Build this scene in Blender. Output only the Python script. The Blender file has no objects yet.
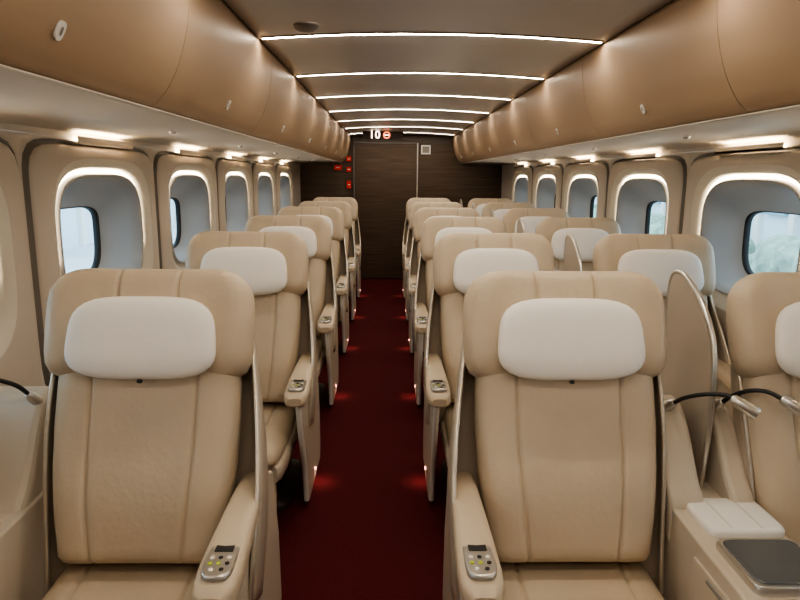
import bpy, math, random
from mathutils import Vector, Matrix, Euler
random.seed(3)
scene = bpy.context.scene
coll = scene.collection
CX, HALF = 0.185, 1.485
H = 1.53
Y0, Y1 = -1.55, 9.7

# ---------------------------------------------------------------- materials
def mat(name, col, rough=0.5, metal=0.0, noise=None, bump=None, emit=None, estr=0, spec=0.5, coat=0):
    m = bpy.data.materials.new(name); m.use_nodes = True
    nt = m.node_tree; b = nt.nodes['Principled BSDF']
    b.inputs['Base Color'].default_value = (*col, 1)
    b.inputs['Roughness'].default_value = rough
    b.inputs['Metallic'].default_value = metal
    b.inputs['Specular IOR Level'].default_value = spec
    b.inputs['Coat Weight'].default_value = coat
    tc = nt.nodes.new('ShaderNodeTexCoord')
    if noise:
        sc, amt = noise
        n = nt.nodes.new('ShaderNodeTexNoise'); n.inputs['Scale'].default_value = sc
        n.inputs['Detail'].default_value = 4
        nt.links.new(tc.outputs['Object'], n.inputs['Vector'])
        r = nt.nodes.new('ShaderNodeValToRGB')
        r.color_ramp.elements[0].position = .3; r.color_ramp.elements[1].position = .7
        r.color_ramp.elements[0].color = (*[c*(1-amt) for c in col], 1)
        r.color_ramp.elements[1].color = (*[min(1, c*(1+amt)) for c in col], 1)
        nt.links.new(n.outputs['Fac'], r.inputs['Fac'])
        nt.links.new(r.outputs['Color'], b.inputs['Base Color'])
    if bump:
        sc, st = bump
        n2 = nt.nodes.new('ShaderNodeTexNoise'); n2.inputs['Scale'].default_value = sc
        n2.inputs['Detail'].default_value = 3
        nt.links.new(tc.outputs['Object'], n2.inputs['Vector'])
        bp = nt.nodes.new('ShaderNodeBump'); bp.inputs['Strength'].default_value = st
        bp.inputs['Distance'].default_value = .01
        nt.links.new(n2.outputs['Fac'], bp.inputs['Height'])
        nt.links.new(bp.outputs['Normal'], b.inputs['Normal'])
    if emit:
        b.inputs['Emission Color'].default_value = (*emit, 1)
        b.inputs['Emission Strength'].default_value = estr
    return m

M = {}
M['leather'] = mat('beige_leather', (.55,.455,.340), .42, noise=(6,.05), bump=(60,.14))
M['pillow'] = mat('pillow_fabric', (.88,.86,.83), .8, bump=(14,.25), spec=.2)
M['shell'] = mat('champagne_shell', (.48,.41,.33), .38, metal=.2)
M['shelledge'] = mat('brushed_champagne', (.62,.56,.48), .3, metal=.7)
M['plastic'] = mat('ivory_plastic', (.56,.49,.40), .4)
M['padwhite'] = mat('white_leather', (.80,.78,.74), .5)
M['tray'] = mat('dark_tray', (.13,.14,.15), .2, metal=.3)
M['silver'] = mat('satin_silver', (.62,.60,.57), .3, metal=.9)
M['black'] = mat('black_rubber', (.015,.015,.016), .5)
M['base'] = mat('seat_pedestal', (.035,.022,.018), .5)
M['partition'] = mat('partition_panel', (.42,.37,.31), .35, metal=.1)
M['wall'] = mat('wall_panel', (.58,.52,.45), .5, noise=(3,.02))
M['flare'] = mat('window_flare', (.70,.66,.58), .5)
M['groove'] = mat('panel_groove', (.24,.22,.20), .6)
M['dark'] = mat('dark_trim', (.15,.13,.12), .6)
M['reveal'] = mat('window_reveal', (.40,.395,.39), .45)
M['bin'] = mat('bronze_bin', (.39,.275,.18), .42, metal=.15, noise=(2,.03))
M['under'] = mat('bin_underside', (.68,.63,.56), .45)
M['ceil'] = mat('ceiling_panel', (.64,.61,.58), .35)
M['ceilfar'] = mat('ceiling_bronze', (.30,.21,.14), .35)
M['carpet'] = mat('red_carpet', (.078,.0115,.014), .95, noise=(140,.3), bump=(300,.4), spec=.1)
M['strip'] = mat('led_strip', (1,1,1), .5, emit=(1,.87,.70), estr=46)
M['cove'] = mat('cove_lamp', (1,1,1), .5, emit=(1,.76,.48), estr=30)
M['ring'] = mat('window_ring_lamp', (1,1,1), .5, emit=(1,.80,.55), estr=13)
M['foot'] = mat('foot_lamp', (1,.5,.4), .5, emit=(1,.45,.35), estr=3)
M['red'] = mat('red_label', (.5,.02,.015), .5, emit=(1,.05,.03), estr=.08)
M['label'] = mat('white_label', (.8,.78,.74), .5)
M['green'] = mat('button_green', (.45,.55,.05), .4)
M['led'] = mat('led_digits', (1,.7,.5), .5, emit=(1,.80,.65), estr=4)
M['ledr'] = mat('led_red', (1,.2,.1), .5, emit=(1,.18,.06), estr=3)
M['signbg'] = mat('sign_black', (.05,.03,.025), .3)

def wood():
    m = bpy.data.materials.new('dark_wood_veneer'); m.use_nodes = True
    nt = m.node_tree; b = nt.nodes['Principled BSDF']
    tc = nt.nodes.new('ShaderNodeTexCoord'); mp = nt.nodes.new('ShaderNodeMapping')
    mp.inputs['Scale'].default_value = (1.5, 1, 60)
    n = nt.nodes.new('ShaderNodeTexNoise'); n.inputs['Scale'].default_value = 1.5; n.inputs['Detail'].default_value = 5
    r = nt.nodes.new('ShaderNodeValToRGB')
    r.color_ramp.elements[0].position = .3; r.color_ramp.elements[0].color = (.048,.029,.020,1)
    r.color_ramp.elements[1].position = .7; r.color_ramp.elements[1].color = (.105,.068,.045,1)
    nt.links.new(tc.outputs['Object'], mp.inputs['Vector']); nt.links.new(mp.outputs['Vector'], n.inputs['Vector'])
    nt.links.new(n.outputs['Fac'], r.inputs['Fac']); nt.links.new(r.outputs['Color'], b.inputs['Base Color'])
    b.inputs['Roughness'].default_value = .35
    return m
M['wood'] = wood()

def glass():
    m = bpy.data.materials.new('window_glass'); m.use_nodes = True
    nt = m.node_tree; nt.nodes.clear()
    o = nt.nodes.new('ShaderNodeOutputMaterial'); mx = nt.nodes.new('ShaderNodeMixShader')
    t = nt.nodes.new('ShaderNodeBsdfTransparent'); t.inputs['Color'].default_value = (.84,.94,.97,1)
    g = nt.nodes.new('ShaderNodeBsdfGlossy'); g.inputs['Roughness'].default_value = .03
    mx.inputs['Fac'].default_value = .06
    nt.links.new(t.outputs[0], mx.inputs[1]); nt.links.new(g.outputs[0], mx.inputs[2]); nt.links.new(mx.outputs[0], o.inputs[0])
    return m
M['glass'] = glass()

# ---------------------------------------------------------------- mesh helpers
import bmesh
def mkmesh(name, verts, faces, mats, fm=None, smooth=True):
    me = bpy.data.meshes.new(name)
    me.from_pydata([tuple(v) for v in verts], [], faces)
    if not isinstance(mats, (list, tuple)): mats = [mats]
    for m in mats: me.materials.append(m)
    if fm:
        for p, i in zip(me.polygons, fm): p.material_index = i
    bm = bmesh.new(); bm.from_mesh(me)
    bmesh.ops.recalc_face_normals(bm, faces=bm.faces)
    if smooth:
        for fc in bm.faces: fc.smooth = len(fc.verts) <= 4
        for e in bm.edges:
            if any(len(fc.verts) > 4 for fc in e.link_faces): e.smooth = False
    bm.to_mesh(me); bm.free()
    me.update()
    return me

def obj(name, me, parent=None, loc=(0,0,0), bevel=0, solid=0, scale=None, segs=3, auto=None):
    o = bpy.data.objects.new(name, me); coll.objects.link(o)
    o.location = loc
    if scale: o.scale = scale
    if parent: o.parent = parent
    if solid:
        s = o.modifiers.new('solid', 'SOLIDIFY'); s.thickness = solid; s.offset = 0
    if bevel:
        b = o.modifiers.new('bevel', 'BEVEL'); b.width = bevel; b.segments = segs; b.limit_method = 'ANGLE'
        b.angle_limit = math.radians(35); b.harden_normals = False
    return o

def empty(name, loc=(0,0,0)):
    e = bpy.data.objects.new(name, None); coll.objects.link(e); e.location = loc
    e.empty_display_size = .1
    return e

def box_me(name, x0,x1,y0,y1,z0,z1, m):
    v = [(x,y,z) for x in (x0,x1) for y in (y0,y1) for z in (z0,z1)]
    f = [(0,1,3,2),(4,6,7,5),(0,4,5,1),(2,3,7,6),(0,2,6,4),(1,5,7,3)]
    return mkmesh(name, v, f, m, smooth=False)

def loft_me(name, secs, m, caps=True):
    n = len(secs[0]); v = []; f = []
    for s in secs: v += list(s)
    for i in range(len(secs)-1):
        for j in range(n):
            k = (j+1) % n
            f.append((i*n+j, i*n+k, (i+1)*n+k, (i+1)*n+j))
    if caps:
        f.append(tuple(range(n))[::-1]); f.append(tuple((len(secs)-1)*n+j for j in range(n)))
    return mkmesh(name, v, f, m)

def extr_me(name, poly, axis, a0, a1, m, smooth=False):
    n = len(poly); v = []
    for a in (a0, a1):
        for p in poly:
            v.append((a,p[0],p[1]) if axis == 'x' else (p[0],a,p[1]))
    f = [(j,(j+1)%n,n+(j+1)%n,n+j) for j in range(n)]
    f += [tuple(range(n)), tuple(range(n,2*n))]
    return mkmesh(name, v, f, m, smooth=smooth)

def sheet_me(name, prof, y0, y1, m, ny=1, smooth=True):
    v = []; f = []; n = len(prof)
    for i in range(ny+1):
        y = y0+(y1-y0)*i/ny
        v += [(p[0],y,p[1]) for p in prof]
    for i in range(ny):
        for j in range(n-1):
            f.append((i*n+j,i*n+j+1,(i+1)*n+j+1,(i+1)*n+j))
    return mkmesh(name, v, f, m, smooth=smooth)

def catmull(pts, sub=8):
    P = [Vector(p) for p in pts]; P = [2*P[0]-P[1]]+P+[2*P[-1]-P[-2]]; out = []
    for i in range(1, len(P)-2):
        for k in range(sub):
            t = k/sub; a,b,c,d = P[i-1],P[i],P[i+1],P[i+2]
            out.append(.5*((2*b)+(c-a)*t+(2*a-5*b+4*c-d)*t*t+(3*b-a-3*c+d)*t**3))
    out.append(P[-2]); return out

def tube_me(name, pts, r, m, seg=10, closed=False):
    secs = []
    prev = None
    for i, p in enumerate(pts):
        p = Vector(p)
        a = Vector(pts[max(0,i-1)]); b = Vector(pts[min(len(pts)-1,i+1)])
        t = (b-a).normalized()
        if prev is None:
            prev = t.orthogonal().normalized()
        nrm = (prev - t*prev.dot(t)).normalized(); prev = nrm
        bi = t.cross(nrm)
        rr = r[i] if isinstance(r, (list,tuple)) else r
        secs.append([p + rr*(math.cos(2*math.pi*k/seg)*nrm + math.sin(2*math.pi*k/seg)*bi) for k in range(seg)])
    return loft_me(name, secs, m)

def rrect(hw, hh, n=4.0, N=28, cx=0, cz=0):
    out = []
    for k in range(N):
        a = 2*math.pi*k/N; c, s = math.cos(a), math.sin(a)
        out.append((cx+hw*math.copysign(abs(c)**(2/n), c), cz+hh*math.copysign(abs(s)**(2/n), s)))
    return out

# ---------------------------------------------------------------- room shell
def cell_angles():
    N = 96
    return [2*math.pi*(k+.5)/N for k in range(N)]
ZC = 1.265
def sup(th, a, bu, bd, n):
    c, s = math.cos(th), math.sin(th); b = bu if s > 0 else bd
    r = (abs(c/a)**n + abs(s/b)**n)**(-1/n)
    return r*c, r*s
def rect_loop(angs, a, bu, bd):
    pts = []
    for th in angs:
        c, s = math.cos(th), math.sin(th); b = bu if s > 0 else bd
        r = min(a/max(1e-9,abs(c)), b/max(1e-9,abs(s)))
        pts.append([r*c, r*s])
    for cy, cz in ((a,bu),(-a,bu),(-a,-bd),(a,-bd)):
        i = min(range(len(pts)), key=lambda q: abs(math.atan2(math.sin(angs[q]-math.atan2(cz,cy)), math.cos(angs[q]-math.atan2(cz,cy)))))
        pts[i] = [cy, cz]
    return pts
ZT, ZB = 1.672, .62
def window_cell(sgn):
    A = cell_angles(); n = len(A); up = ZT-ZC; dn = ZC-ZB
    loops = [
        (rect_loop(A,.65,up,dn), 0.0, 0),
        ([sup(t,.642,up-.010,dn-.02,9) for t in A], 0.0, 0),
        ([sup(t,.638,up-.014,dn-.024,9) for t in A], 0.018, 1),
        ([sup(t,.626,up-.026,dn-.034,9) for t in A], 0.018, 1),
        ([sup(t,.622,up-.030,dn-.038,9) for t in A], -.012, 1),
        ([sup(t,.610,up-.042,dn-.050,8.5) for t in A], -.022, 0),
        ([sup(t,.515,.338,.375,4.0) for t in A], -.030, 0),
        ([sup(t,.503,.328,.365,3.8) for t in A], -.031, 0),
        ([sup(t,.495,.320,.358,3.7) for t in A], -.027, 3),
        ([sup(t,.462,.292,.328,3.6) for t in A], -.012, 3),
        ([sup(t,.458,.288,.324,3.6) for t in A], 0.016, 3),
        ([sup(t,.432,.264,.300,3.6) for t in A], 0.018, 3),
        ([sup(t,.430,.262,.298,3.6) for t in A], -.008, 2),
        ([sup(t,.424,.256,.292,3.6) for t in A], -.012, 2),
        ([sup(t,.416,.248,.286,3.6) for t in A], -.006, 2),
        ([sup(t,.402,.222,.278,3.8) for t in A], 0.050, 2),
        ([sup(t,.375,.165,.262,3.9) for t in A], 0.115, 2),
        ([sup(t,.340,.125,.245,4.2) for t in A], 0.160, 2),
        ([sup(t,.325,.112,.235,4.2) for t in A], 0.168, 2),
        ([sup(t,.318,.106,.229,4.2) for t in A], 0.172, 4),
        ([sup(t,.318,.106,.229,4.2) for t in A], 0.200, 4),
    ]
    v = []; f = []; fm = []
    for L, d, _ in loops:
        for y, z in L: v.append((sgn*d, y, z))
    for i in range(len(loops)-1):
        for j in range(n):
            k = (j+1) % n
            f.append((i*n+j,i*n+k,(i+1)*n+k,(i+1)*n+j)); fm.append(loops[i+1][2])
    body = mkmesh('window_wall_cell', v, f, [M['wall'],M['groove'],M['reveal'],M['flare'],M['black']], fm)
    g = mkmesh('pane', [(sgn*.185,y,z) for y,z in [sup(t,.33,.115,.24,4.2) for t in A]], [tuple(range(n))], M['glass'], smooth=False)
    A2 = [math.radians(a) for a in range(-12, 193, 4)]
    ring = tube_me('cove_ring', [(sgn*.008,)+sup(t,.445,.276,.312,3.6) for t in A2], .006, M['ring'], 6)
    return body, g, ring

wi = 0
for sgn, side in ((-1,'left'),(1,'right')):
    xw = CX + sgn*HALF
    wall = empty('wall_'+side, (xw,0,0))
    body, g, ring = window_cell(sgn)
    for k in range(-3, 5):
        yc = 3.0+1.3*k
        obj('window_panel_%d'%(k+3), body, wall, (0,yc,ZC))
        wi += 1
        w = empty('window_%d'%wi, (xw,yc,ZC))
        obj('pane', g, w)
        obj('ring_lamp', ring, w)
        cl = empty('cove_light', (xw-sgn*.014, yc, 1.672))
        obj('lamp_bar', box_me('bar', -.010,.010,-.24,.24,-.012,-.004, M['cove']), cl)
        obj('lamp_tray', box_me('tray', -.030,.014,-.28,.28,-.022,-.012, M['wall']), cl)
        a, b = sorted((-sgn*.030, -sgn*.024))
        obj('lamp_lip', box_me('lip', a,b,-.28,.28,-.022,.008, M['wall']), cl)
    x0, x1 = sorted((0, sgn*.05))
    obj('lower_panel', box_me('lower', x0,x1,Y0,8.85,0,ZB, M['wall']), wall)
    obj('end_panel', box_me('endp', x0,x1,8.85,Y1,0,ZT, M['wall']), wall)
    x0, x1 = sorted((xw-sgn*.025, xw))
    obj('baseboard_'+side, box_me('baseboard', x0,x1,Y0,Y1,0,.12, M['dark']), bevel=.006)

obj('floor', box_me('floor', CX-HALF-.05, CX+HALF+.05, Y0, Y1+.1, -.06, 0, M['carpet']))

def cz(x):
    return 2.105+.028*(1-(x/.74)**2)
prof = [(CX-.74+1.48*i/24, cz(-.74+1.48*i/24)) for i in range(25)]
obj('ceiling', sheet_me('ceiling', prof, Y0, Y1, M['ceil'], 1), solid=.01)
obj('roof_light_block', extr_me('roof_light_block', [(CX-HALF-.22,2.26),(CX+HALF+.22,2.26),(CX+HALF+.22,2.30),(CX-HALF-.22,2.30)], 'y', Y0-.05, Y1+.1, M['groove']))  # unseen slab above the bins, added to keep world light out
for sgn,side in ((-1,'left'),(1,'right')):
    xa,xb = sorted((CX+sgn*(HALF+.20), CX+sgn*(HALF+.24)))
    obj('side_light_block_'+side, box_me('side_light_block', xa,xb,Y0-.05,Y1+.1,1.6,2.26, M['groove']))  # unseen side board, added to stop world light leaking behind the bins
for k in range(-3, 7):
    y = 2.92+1.06*k
    if y > Y1-.15 or y < Y0+.1: continue
    st = empty('ceiling_strip_light', (0,y,0))
    p = [(CX-.725+1.45*i/20, cz(-.725+1.45*i/20)-.008) for i in range(21)]
    obj('diffuser', sheet_me('diffuser', p, -.013, .013, M['strip']), st)
    for a,b in ((-.032,-.014),(.014,.032)):
        q = [(x,z+.001) for x,z in p]
        obj('bezel', sheet_me('bezel', q, a, b, M['ceilfar']), st, solid=.004)

# luggage bins
for sgn, side in ((-1,'left'),(1,'right')):
    prof = catmull([(.742,0,2.098),(.745,0,2.03),(.756,0,1.94),(.785,0,1.84),(.825,0,1.765),(.862,0,1.725)], 5)
    prof = [(CX+sgn*p.x, p.z) for p in prof]
    prof += [(CX+sgn*.885,1.720),(CX+sgn*1.3,1.735),(CX+sgn*1.3,2.098)]
    edges = [Y0]+[1.95+1.3*k for k in range(-2, 6)]+[Y1-.03]
    for a, b in zip(edges[:-1], edges[1:]):
        e = empty('luggage_bin', (0,(a+b)/2,0)); h = (b-a)/2-.002
        o = obj('door', extr_me('bin_door', prof, 'y', -h, h, M['bin'], smooth=True), e)
        xx, zz = .807, 1.795
        lt = [(px, pz) for px, pz in rrect(.019,.014,2.6,20)]
        tdir = Vector((.45,-.89))
        v = []
        for dn in (.001, .006):
            for (pa, pb) in lt:
                v.append((CX+sgn*(xx+tdir.x*pa-.89*dn), pb, zz+tdir.y*pa-.45*dn))
        n = len(lt)
        f = [(j,(j+1)%n,n+(j+1)%n,n+j) for j in range(n)]+[tuple(range(n,2*n))]
        obj('latch', mkmesh('latch', v, f, M['label'], smooth=False), e)
        v2 = []
        for (pa, pb) in rrect(.009,.005,2.4,14):
            v2.append((CX+sgn*(xx+tdir.x*pa-.89*.0068), pb, zz+tdir.y*pa-.45*.0068))
        obj('latch_button', mkmesh('latch_button', v2, [tuple(range(14))], M['groove'], smooth=False), e)
    und = catmull([(.868,0,1.716),(1.0,0,1.716),(1.2,0,1.716),(1.36,0,1.712),(1.44,0,1.706),(HALF,0,1.699)], 5)
    obj('trim_bin_underside_'+side, sheet_me('underside', [(CX+sgn*p.x, p.z) for p in und], Y0, Y1, M['under']), solid=.004)
    xa, xb = sorted((CX+sgn*HALF, CX+sgn*(HALF+.2)))
    obj('trim_cove_'+side, box_me('cove_fill', xa, xb, Y0, Y1, 1.673, 1.71, M['wall']))
    for k in range(6):
        yy = 1.6+1.3*k
        rl = empty('reading_downlight', (CX+sgn*1.12, yy, 1.712))
        obj('housing', tube_me('housing', [(0,0,0),(0,0,-.006),(0,0,-.012)], [.016,.016,.012], M['silver'], 16), rl)

sd = empty('smoke_detector', (-.33,2.72,cz(-.5)-.012))
obj('dome', tube_me('dome', [(0,0,.008),(0,0,0),(0,0,-.010),(0,0,-.018),(0,0,-.022)], [.050,.050,.044,.03,.008], M['groove'], 24), sd)
obj('ring', tube_me('ring', [(0,0,.010),(0,0,.002)], [.056,.054], M['silver'], 24), sd)

# end walls
obj('wall_back', box_me('wall_back', CX-HALF-.05, CX+HALF+.05, Y1, Y1+.08, 0, 2.28, M['wood']))
obj('wall_front', box_me('wall_front', CX-HALF-.05, CX+HALF+.05, Y0-.08, Y0, 0, 2.28, M['under']))
d = empty('door_1', (-.045, Y1, 0))
obj('slab', box_me('slab', -.45,.45,-.03,0,.01,1.985, M['wood']), d, bevel=.004)
obj('frame_top', box_me('ft', -.475,.475,-.04,0,1.99,2.01, M['dark']), d)
obj('frame_left', box_me('fl', -.475,-.455,-.04,0,0,2.0, M['dark']), d)
obj('frame_right', box_me('fr', .455,.472,-.045,0,0,2.0, M['silver']), d)
obj('handle', box_me('handle', .36,.375,-.06,-.03,.85,1.15, M['silver']), d, bevel=.004)
sg = empty('car_number_sign', (-.08, Y1-.8, 2.065))
obj('housing', box_me('housing', -.27,.27,0,.04,-.055,.05, M['signbg']), sg, bevel=.005)
def text(name, s, size, parent, loc, m):
    c = bpy.data.curves.new(name, 'FONT'); c.body = s; c.size = size; c.extrude = .001; c.offset = .001
    c.align_x = 'CENTER'; c.align_y = 'CENTER'; c.materials.append(m); c.space_character = 1.1
    o = bpy.data.objects.new(name, c); coll.objects.link(o); o.parent = parent; o.location = loc
    o.rotation_euler = (math.pi/2,0,0); return o
text('digits', '10', .14, sg, (-.11,-.003,0), M['led'])
obj('no_smoking_disc', tube_me('disc', [(0,0,0),(0,-.004,0)], [.046,.046], M['ledr'], 24), sg, (.05,0,0))
obj('no_smoking_centre', tube_me('disc2', [(0,-.004,0),(0,-.006,0)], [.034,.034], M['signbg'], 24), sg, (.05,0,0))
obj('no_smoking_bar', box_me('bar3', -.03,.03,-.009,-.005,-.006,.006, M['led']), sg, (.05,0,0))
for (x, z, w, h) in ((-.585,1.77,.034,.034),(-.585,1.62,.034,.034),(-.585,1.40,.032,.055),(-.745,1.645,.055,.034)):
    s = empty('safety_sign', (x,Y1,z))
    obj('plate', box_me('plate', -w-.012,w+.012,-.012,0,-h-.012,h+.012, M['signbg']), s, bevel=.003)
    obj('face', box_me('face', -w,w,-.016,-.012,-h,h, M['red']), s)
    obj('mark', box_me('mark', -w*.5,w*.5,-.018,-.016,-.006,.006, M['label']), s)
s = empty('notice_plate', (.54,Y1,1.91))
obj('plate', box_me('plate', -.07,.07,-.012,0,-.065,.065, M['label']), s, bevel=.004)
obj('picture', box_me('pic', -.05,.05,-.015,-.012,-.045,.045, M['groove']), s)

# ---------------------------------------------------------------- seats
T = math.radians(18); sT, cT = math.sin(T), math.cos(T)
def B(u, s, n):
    return Vector((u, s*sT-n*cT, .45+s*cT+n*sT))
def half_samples(w, seam):
    a = [ (seam-.012)*i/8 for i in range(9)]
    b = [seam-.006, seam-.002, seam+.002, seam+.006, seam+.014]
    c = [seam+.014+(.88*w-seam-.014)*i/6 for i in range(1,7)]
    d = [.91*w,.94*w,.965*w,.982*w,.993*w,w]
    return a+b+c+d
def interp(tab, s):
    if s <= tab[0][0]: return tab[0][1:]
    for p, q in zip(tab[:-1], tab[1:]):
        if s <= q[0]:
            t = (s-p[0])/(q[0]-p[0])
            return tuple(a+(b-a)*t for a,b in zip(p[1:], q[1:]))
    return tab[-1][1:]
def cushion_secs(slist, wtab, seamf, frontf, nb, nm, mapf, groove=.012):
    secs = []
    for s in slist:
        w, sc = interp(wtab, s); seam = seamf(s)
        us = half_samples(w, seam); full = [-u for u in us[::-1][:-1]]+us
        loop = []
        for u in full:
            t = abs(u)/w
            rnd = max(0, 1-t**7)**.5
            g = groove*math.exp(-((abs(u)-seam)/.0045)**2)
            nf = frontf(u, t, s)-g
            loop.append(mapf(u, s, nm+(nf-nm)*rnd*sc))
        for u in full[::-1][1:-1]:
            t = abs(u)/w
            rnd = max(0, 1-t**7)**.5
            loop.append(mapf(u, s, nm-(nm-nb)*rnd*sc))
        secs.append(loop)
    return secs
wt = [(0,.222,.6),(.02,.228,1),(.12,.243,1),(.25,.257,1),(.38,.264,1),(.50,.262,1),(.60,.255,1),(.62,.25,.7)]
sl = [0,.01]+[.02+.58*i/22 for i in range(23)]+[.61,.62]
def bf(u,t,s):
    lumbar = .020*math.exp(-((s-.18)/.14)**2)
    return .090+lumbar+.022*t**2.2
back_me = loft_me('back_cushion', cushion_secs(sl, wt, lambda s: .125+.028*math.sin(min(1,s/.5)*math.pi*.5)*(1-.3*s), bf, 0, .03, B), M['leather'])
D = -.035
ht = [(.545+D,.244,.10),(.549+D,.262,.45),(.560+D,.279,.78),(.585+D,.291,.97),(.62+D,.296,1),(.70+D,.298,1),(.76+D,.296,1),(.79+D,.291,1),(.812+D,.281,.96),(.832+D,.266,.88),(.846+D,.248,.75),(.856+D,.228,.58),(.862+D,.205,.34),(.864+D,.188,.08)]
def hf(u,t,s):
    w = max(0,(t-.45)/.55)
    return .102+.055*w**1.6
head_me = loft_me('head_wings', cushion_secs([h[0] for h in ht], ht, lambda s: .085, hf, -.012, .045, B, .013), M['leather'])
def pillow():
    v = []; f = []; NU, NV = 48, 20
    for i in range(NV+1):
        ph = -math.pi/2+math.pi*i/NV
        for j in range(NU):
            th = 2*math.pi*j/NU
            c, s_ = math.cos(th), math.sin(th); n = 3.6
            r = (abs(c)**n+abs(s_)**n)**(-1/n)
            k = max(0,math.cos(ph))**.55
            x = .206*r*c*k; y = .117*r*s_*k
            x *= (1-.05*(y/.115))
            z = .042*math.copysign(abs(math.sin(ph))**.8, math.sin(ph))
            nn = .114+z+.35*x*x
            v.append(B(x, .622+y, nn))
    for i in range(NV):
        for j in range(NU):
            k = (j+1)%NU
            f.append((i*NU+j,i*NU+k,(i+1)*NU+k,(i+1)*NU+j))
    return mkmesh('pillow', v, f, M['pillow'])
pillow_me = pillow()
tab_me = tube_me('pillow_tab', [B(0,.500,.118),B(0,.500,.132)], .006, M['black'], 10)
ct = [(-.06,.235,.7),(-.04,.242,1),(.1,.247,1),(.3,.25,1),(.42,.248,1),(.47,.242,.9),(.50,.232,.7),(.515,.222,.4),(.52,.21,.08)]
def seatmap(u, s, n):
    return Vector((u, -.04-s, .335+n-.02*math.exp(-((s-.12)/.15)**2)))
seat_me = loft_me('seat_cushion', cushion_secs([c[0] for c in ct][:3]+[.15,.2,.25]+[c[0] for c in ct][3:], ct, lambda s:.15, lambda u,t,s:.115+.012*t**2, 0, .05, seatmap), M['leather'])
pan_me = loft_me('seat_pan', [[Vector((x,y,z)) for x,z in rrect(hw,.045,6,32,0,.325)] for y,hw in ((.02,.24),(-.02,.262),(-.40,.262),(-.50,.255),(-.53,.24))], M['plastic'])
leg_me = loft_me('leg_rest', [[Vector((x, -.50+.10*(.36-z0)-yy, z0)) for x,yy in rrect(hw,th,6,32)] for z0,hw,th in ((.345,.21,.012),(.33,.225,.026),(.2,.225,.03),(.09,.22,.026),(.075,.205,.012))], M['leather'])
base_me = loft_me('pedestal', [[Vector((x,y,z)) for x,y in rrect(hw,hy,7,36,0,.02)] for z,hw,hy in ((0,.235,.26),(.03,.235,.26),(.04,.19,.23),(.22,.19,.23),(.285,.22,.26))], M['base'])
tab = [(-.10,.330,.135),(0,.336,.155),(.10,.340,.15),(.22,.338,.125),(.34,.328,.09),(.46,.312,.055),(.58,.295,.03),(.68,.282,.01),(.74,.265,-.01)]
tabn = [(-.10,.270,.02),(0,.272,.03),(.10,.276,.04),(.22,.282,.05),(.34,.288,.05),(.46,.290,.04),(.58,.288,.02),(.68,.280,.01),(.74,.265,-.01)]
def shell():
    v = []; f = []; S = [-.10+.84*i/22 for i in range(23)]
    for s in S:
        def side(tb):
            w, nf = interp(tb, s); nb = -.045; r = .05
            return [(w-.004, nf), (w, nf-(nf-nb-r)*.33), (w,nf-(nf-nb-r)*.66), (w, nb+r), (w-r*.3, nb+r*.3), (w-r, nb)], w-r
        L, wl = side(tabn); Rr, wr = side(tab); nb = -.045
        path = [(-q[0],q[1]) for q in L]
        path += [(-wl+(wl+wr)*i/8, nb-.012*math.sin(math.pi*i/8)) for i in range(1,8)]
        path += Rr[::-1]
        v += [B(u, s, n) for u, n in path]
    n = len(path)
    for i in range(len(S)-1):
        for j in range(n-1):
            f.append((i*n+j,i*n+j+1,(i+1)*n+j+1,(i+1)*n+j))
    return mkmesh('back_shell', v, f, M['shell'])
shell_me = shell()
def fin(sg, tb):
    pts = []
    for i in range(23):
        s = -.10+.84*i/22; w, nf = interp(tb, s); pts.append(B(sg*(w-.003), s, nf))
    return tube_me('fin_trim', pts, .007, M['shelledge'], 8)
fin_l, fin_r = fin(-1, tabn), fin(1, tab)
def arm():
    data = [(.10,.030,.02,.635),(.085,.036,.03,.64),(.0,.040,.032,.640),(-.12,.044,.034,.632),(-.24,.050,.034,.618),(-.33,.053,.033,.606),(-.38,.050,.031,.601),(-.405,.042,.026,.598),(-.418,.028,.016,.596)]
    return loft_me('arm_rest', [[Vector((x,y,z)) for x,z in rrect(hw,hh,3.6,28,0,zc)] for y,hw,hh,zc in data], M['leather'])
arm_me = arm()
panel_me = extr_me('side_panel', [(.14,.64),(-.33,.585),(-.365,.56),(-.35,.50),(-.28,.36),(-.20,.20),(-.165,.02),(.30,.02),(.33,.10),(.31,.35),(.24,.60)], 'x', -.014, .014, M['plastic'])
post_me = tube_me('front_post', catmull([(0,-.375,.575),(0,-.345,.47),(0,-.28,.33),(0,-.21,.18),(0,-.18,.03)],5), .013, M['padwhite'], 8)
ctrl_me = loft_me('control_plate', [[Vector((x,y,z)) for x,y in rrect(.036*k,.072*k,4,24,0,-.315)] for z,k in ((.632,1),(.6445,1),(.6465,.93))], M['silver'])
disp_me = box_me('display', -.022,.022,-.290,-.262,.6455,.648, M['black'])
btn_me = []
for i,(x,y) in enumerate([(-.02,-.315),(0,-.315),(.02,-.315),(-.02,-.338),(0,-.338),(.02,-.338),(-.012,-.362),(.012,-.362)]):
    btn_me.append(tube_me('button_%d'%i, [(x,y,.6455),(x,y,.6485)], .0055, M['green'] if i in (3,4) else (M['black'] if i%2 else M['label']), 10))
foot_me = tube_me('foot_lamp', [(0,0,0),(0,0,.005)], .008, M['foot'], 12)

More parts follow.
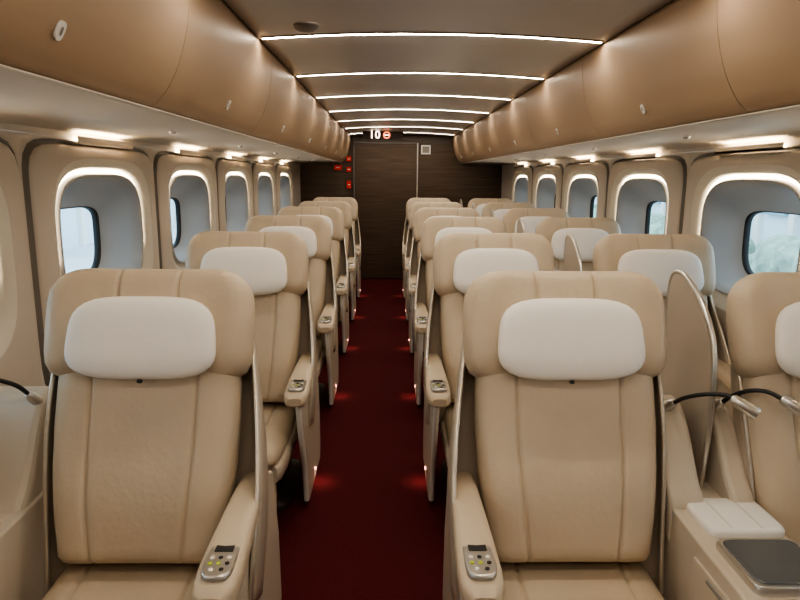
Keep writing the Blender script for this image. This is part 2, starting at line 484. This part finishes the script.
def seat(x, y, aisle, window=False):
    e = empty('reclining_seat', (x,y,0))
    obj('back_cushion', back_me, e); obj('head_wings', head_me, e); obj('pillow', pillow_me, e); obj('pillow_tab', tab_me, e)
    obj('seat_cushion', seat_me, e); obj('seat_pan', pan_me, e); obj('leg_rest', leg_me, e); obj('pedestal', base_me, e)
    sc = (aisle*(.93 if window else 1),1,1)
    obj('back_shell', shell_me, e, solid=.010, scale=sc); obj('fin_trim_1', fin_l, e, scale=sc); obj('fin_trim_2', fin_r, e, scale=sc)
    ax = aisle*(.300 if not window else .272)
    obj('arm_rest', arm_me, e, (ax,0,0))
    obj('side_panel', panel_me, e, (ax+aisle*.01,0,0), bevel=.008)
    obj('front_post', post_me, e, (ax+aisle*.01,0,0))
    obj('control_plate', ctrl_me, e, (ax,0,0)); obj('display', disp_me, e, (ax,0,0))
    for b in btn_me: obj('button', b, e, (ax,0,0))
    if not window:
        fl = obj('foot_lamp', foot_me, e, (aisle*.325, .05, .08)); fl.rotation_euler = (0, aisle*math.pi/2, 0)
    return e

def gooseneck(parent, name, pts, dirv):
    P = catmull(pts, 8)
    obj(name+'_neck', tube_me('neck', P, .0065, M['black'], 10), parent)
    p = P[-1]; d = Vector(dirv).normalized()
    obj(name+'_head', tube_me('lamp_head', [p-d*.006,p,p+d*.02,p+d*.065,p+d*.07], [.010,.015,.017,.019,.016], M['silver'], 18), parent)
    b = P[0]; d0 = (P[1]-P[0]).normalized()
    obj(name+'_socket', tube_me('socket', [b-d0*.03,b,b+d0*.018,b+d0*.02], [.016,.015,.011,.008], M['silver'], 16), parent)

def prof_body(name, e, x0, x1, pts, m='plastic', bev=.018):
    p = [(q.x,q.y) for q in catmull([(a,b,0) for a,b in pts],4)]
    return obj(name, extr_me(name, p, 'x', x0, x1, M[m], smooth=True), e, bevel=bev, segs=4)
LOW = [(-.43,.05),(-.44,.30),(-.435,.56),(-.40,.592),(-.20,.600),(.10,.612),(.25,.61),(.31,.56),(.31,.30),(.27,.02)]
def shoulder_pts(zt):
    return [(-.03,.50),(-.02,.62),(.03,.68),(.10,.78),(.16,zt-.02),(.22,zt),(.28,zt-.03),(.315,.74),(.31,.50)]

def console(x, y):
    e = empty('center_console', (x,y,0)); hw = .115
    prof_body('body', e, -.135, .115, LOW)
    prof_body('shoulder_a', e, -.140, -.040, shoulder_pts(.86))
    prof_body('shoulder_b', e, .035, .105, shoulder_pts(.85))
    obj('leather_pad', loft_me('pad', [[Vector((px,py,z)) for px,py in rrect(.104*k,.092*k,7,40,.008,-.075)] for z,k in ((.598,.98),(.604,1),(.616,1),(.623,.96),(.625,.88))], M['padwhite']), e)
    for q in (-.035,.045):
        obj('pad_seam', tube_me('pad_seam', [(q,-.155,.6245),(q,.0,.6245)], .0015, M['plastic'], 6), e)
    obj('tray_frame', loft_me('tray_frame', [[Vector((px,py,z)) for px,py in rrect(.106*k,.105*k,9,40,.002,-.290)] for z,k in ((.588,1),(.612,1),(.617,.97))], M['silver']), e)
    obj('tray_top', loft_me('tray_top', [[Vector((px,py,z)) for px,py in rrect(.094*k,.092*k,9,40,.002,-.290)] for z,k in ((.612,1),(.6195,1),(.6205,.97))], M['tray']), e)
    for s in (-1,1):
        o = -.02 if s < 0 else 0
        a, b = sorted((s*(hw-.002)+o, s*(hw+.006)+o))
        obj('drawer_front', box_me('drawer', a,b,-.41,-.17,.40,.555, M['plastic']), e, bevel=.004)
        obj('door_front', box_me('doorf', a,b,-.41,-.17,.10,.385, M['plastic']), e, bevel=.004)
        a, b = sorted((s*(hw+.003)+o, s*(hw+.010)+o))
        obj('pull', box_me('pull', a,b,-.33,-.25,.53,.54, M['groove']), e, bevel=.002)
    out = catmull([(.10,.60,0),(.082,.80,0),(.085,.98,0),(.12,1.085,0),(.20,1.165,0),(.29,1.215,0),(.36,1.232,0),(.412,1.205,0),(.425,1.10,0),(.425,.90,0),(.42,.60,0)],5)
    out = [(p.x, p.y) for p in out]
    obj('partition_panel', extr_me('partition', out, 'x', -.006, .006, M['partition']), e, (-.0,0,0))
    obj('partition_frame', tube_me('pframe', [(0,a,b) for a,b in out], .009, M['silver'], 8), e, (-.0,0,0))
    gooseneck(e, 'lamp_a', [(-.090,.145,.860),(-.075,.09,.900),(-.040,.04,.928),(-.0,.01,.935),(.010,-.01,.930)], (.6,-.4,-.35))
    gooseneck(e, 'lamp_b', [(.055,.145,.860),(.075,.10,.905),(.100,.06,.932),(.13,.03,.938),(.150,-.01,.930)], (.6,-.4,-.35))
    return e
def wall_console(x, y):
    e = empty('wall_console', (x,y,0)); hw = .10
    prof_body('body', e, -.10, .15, LOW)
    prof_body('shoulder', e, -.095, .142, [(-.05,.50),(-.04,.60),(.02,.67),(.08,.78),(.14,.865),(.22,.885),(.28,.85),(.315,.74),(.31,.50)], bev=.025)
    obj('table_lid', box_me('lid', -.08,.12,-.40,-.06,.598,.612, M['plastic']), e, bevel=.006)
    for z0,z1 in ((.40,.555),(.10,.385)):
        obj('side_door', box_me('sd', hw+.048,hw+.055,-.41,-.17,z0,z1, M['plastic']), e, bevel=.004)
    gooseneck(e, 'lamp', [(.110,.13,.885),(.090,.08,.940),(.03,.02,.978),(-.03,-.05,.985),(-.055,-.09,.965)], (-.2,-.8,-.5))
    return e

for r in range(6):
    y = 1.70+1.3*r
    seat(-.690, y, 1)
    seat(.518, y, -1)
    seat(1.312, y, 1, True)
    console(.945, y)
    wall_console(-1.155, y)

for r in range(6):
    for x, s in ((-.69,1),(.52,-1)):
        L = bpy.data.lights.new('foot_glow', 'SPOT'); L.energy = .55; L.color = (1,.50,.40); L.spot_size = math.radians(120); L.spot_blend = 1; L.shadow_soft_size = .02
        o = bpy.data.objects.new('foot_glow', L); coll.objects.link(o)
        o.location = (x+s*.34, 1.76+1.3*r, .10); o.rotation_euler = (0, 0, 0)

# ---------------------------------------------------------------- outside
out = mat('platform_concrete', (.55,.60,.62), .9, noise=(.8,.1))
fac = mat('station_facade', (.68,.77,.82), .7, noise=(.5,.08))
facd = mat('station_glazing', (.22,.38,.46), .15)
leaf = mat('foliage', (.30,.38,.30), .9, noise=(4,.3))
for sgn in (-1,1):
    e = empty('station_building', (CX+sgn*9,6,0))
    a,b = sorted((0, sgn*.4))
    obj('facade', box_me('facade', a,b,-12,45,-2,1.9, fac), e)
    for k in range(-8,30):
        a,b = sorted((-sgn*.12, 0))
        obj('pier', box_me('pier', a,b,k*1.4,k*1.4+.2,-2,1.9, M['label']), e)
        obj('glazing', box_me('glazing', a+.08*(sgn<0),b,k*1.4+.35,k*1.4+1.25,.7,1.35, facd), e)
    a,b = sorted((CX+sgn*2.2, CX+sgn*9))
    obj('platform_ground', box_me('ground', a,b,-8,45,-.9,-.5, out))
bm = bmesh.new()
for i in range(40):
    mtx = Matrix.Translation((CX+7.6+random.uniform(-.2,.2), 4+i*.8, random.uniform(-.5,-.1)))@Matrix.Diagonal((.5,.7,random.uniform(.4,.8),1))
    bmesh.ops.create_icosphere(bm, subdivisions=3, radius=1, matrix=mtx)
for v in bm.verts: v.co += Vector([random.uniform(-.05,.05) for _ in range(3)])
me = bpy.data.meshes.new('hedge'); bm.to_mesh(me); bm.free(); me.materials.append(leaf)
obj('hedge', me)

w = bpy.data.worlds.new('world'); scene.world = w; w.use_nodes = True
bg = w.node_tree.nodes['Background']; bg.inputs[0].default_value = (.68,.86,1,1); bg.inputs[1].default_value = 2.7

# ---------------------------------------------------------------- camera
f = 647
cam = bpy.data.cameras.new('camera'); cam.sensor_width = 36; cam.lens = 36*f/800; cam.clip_start = .02
co = bpy.data.objects.new('camera', cam); coll.objects.link(co); scene.camera = co
R = Matrix.Rotation(-math.radians(1.06),4,'Z')@Matrix.Rotation(math.radians(90-10.85),4,'X')@Matrix.Rotation(math.radians(.45),4,'Z')
co.matrix_world = Matrix.Translation((0,0,H))@R
scene.view_settings.view_transform = 'AgX'
try: scene.view_settings.look = 'AgX - Medium High Contrast'
except Exception as ex: print(ex)
scene.view_settings.exposure = 0.5
print('done')
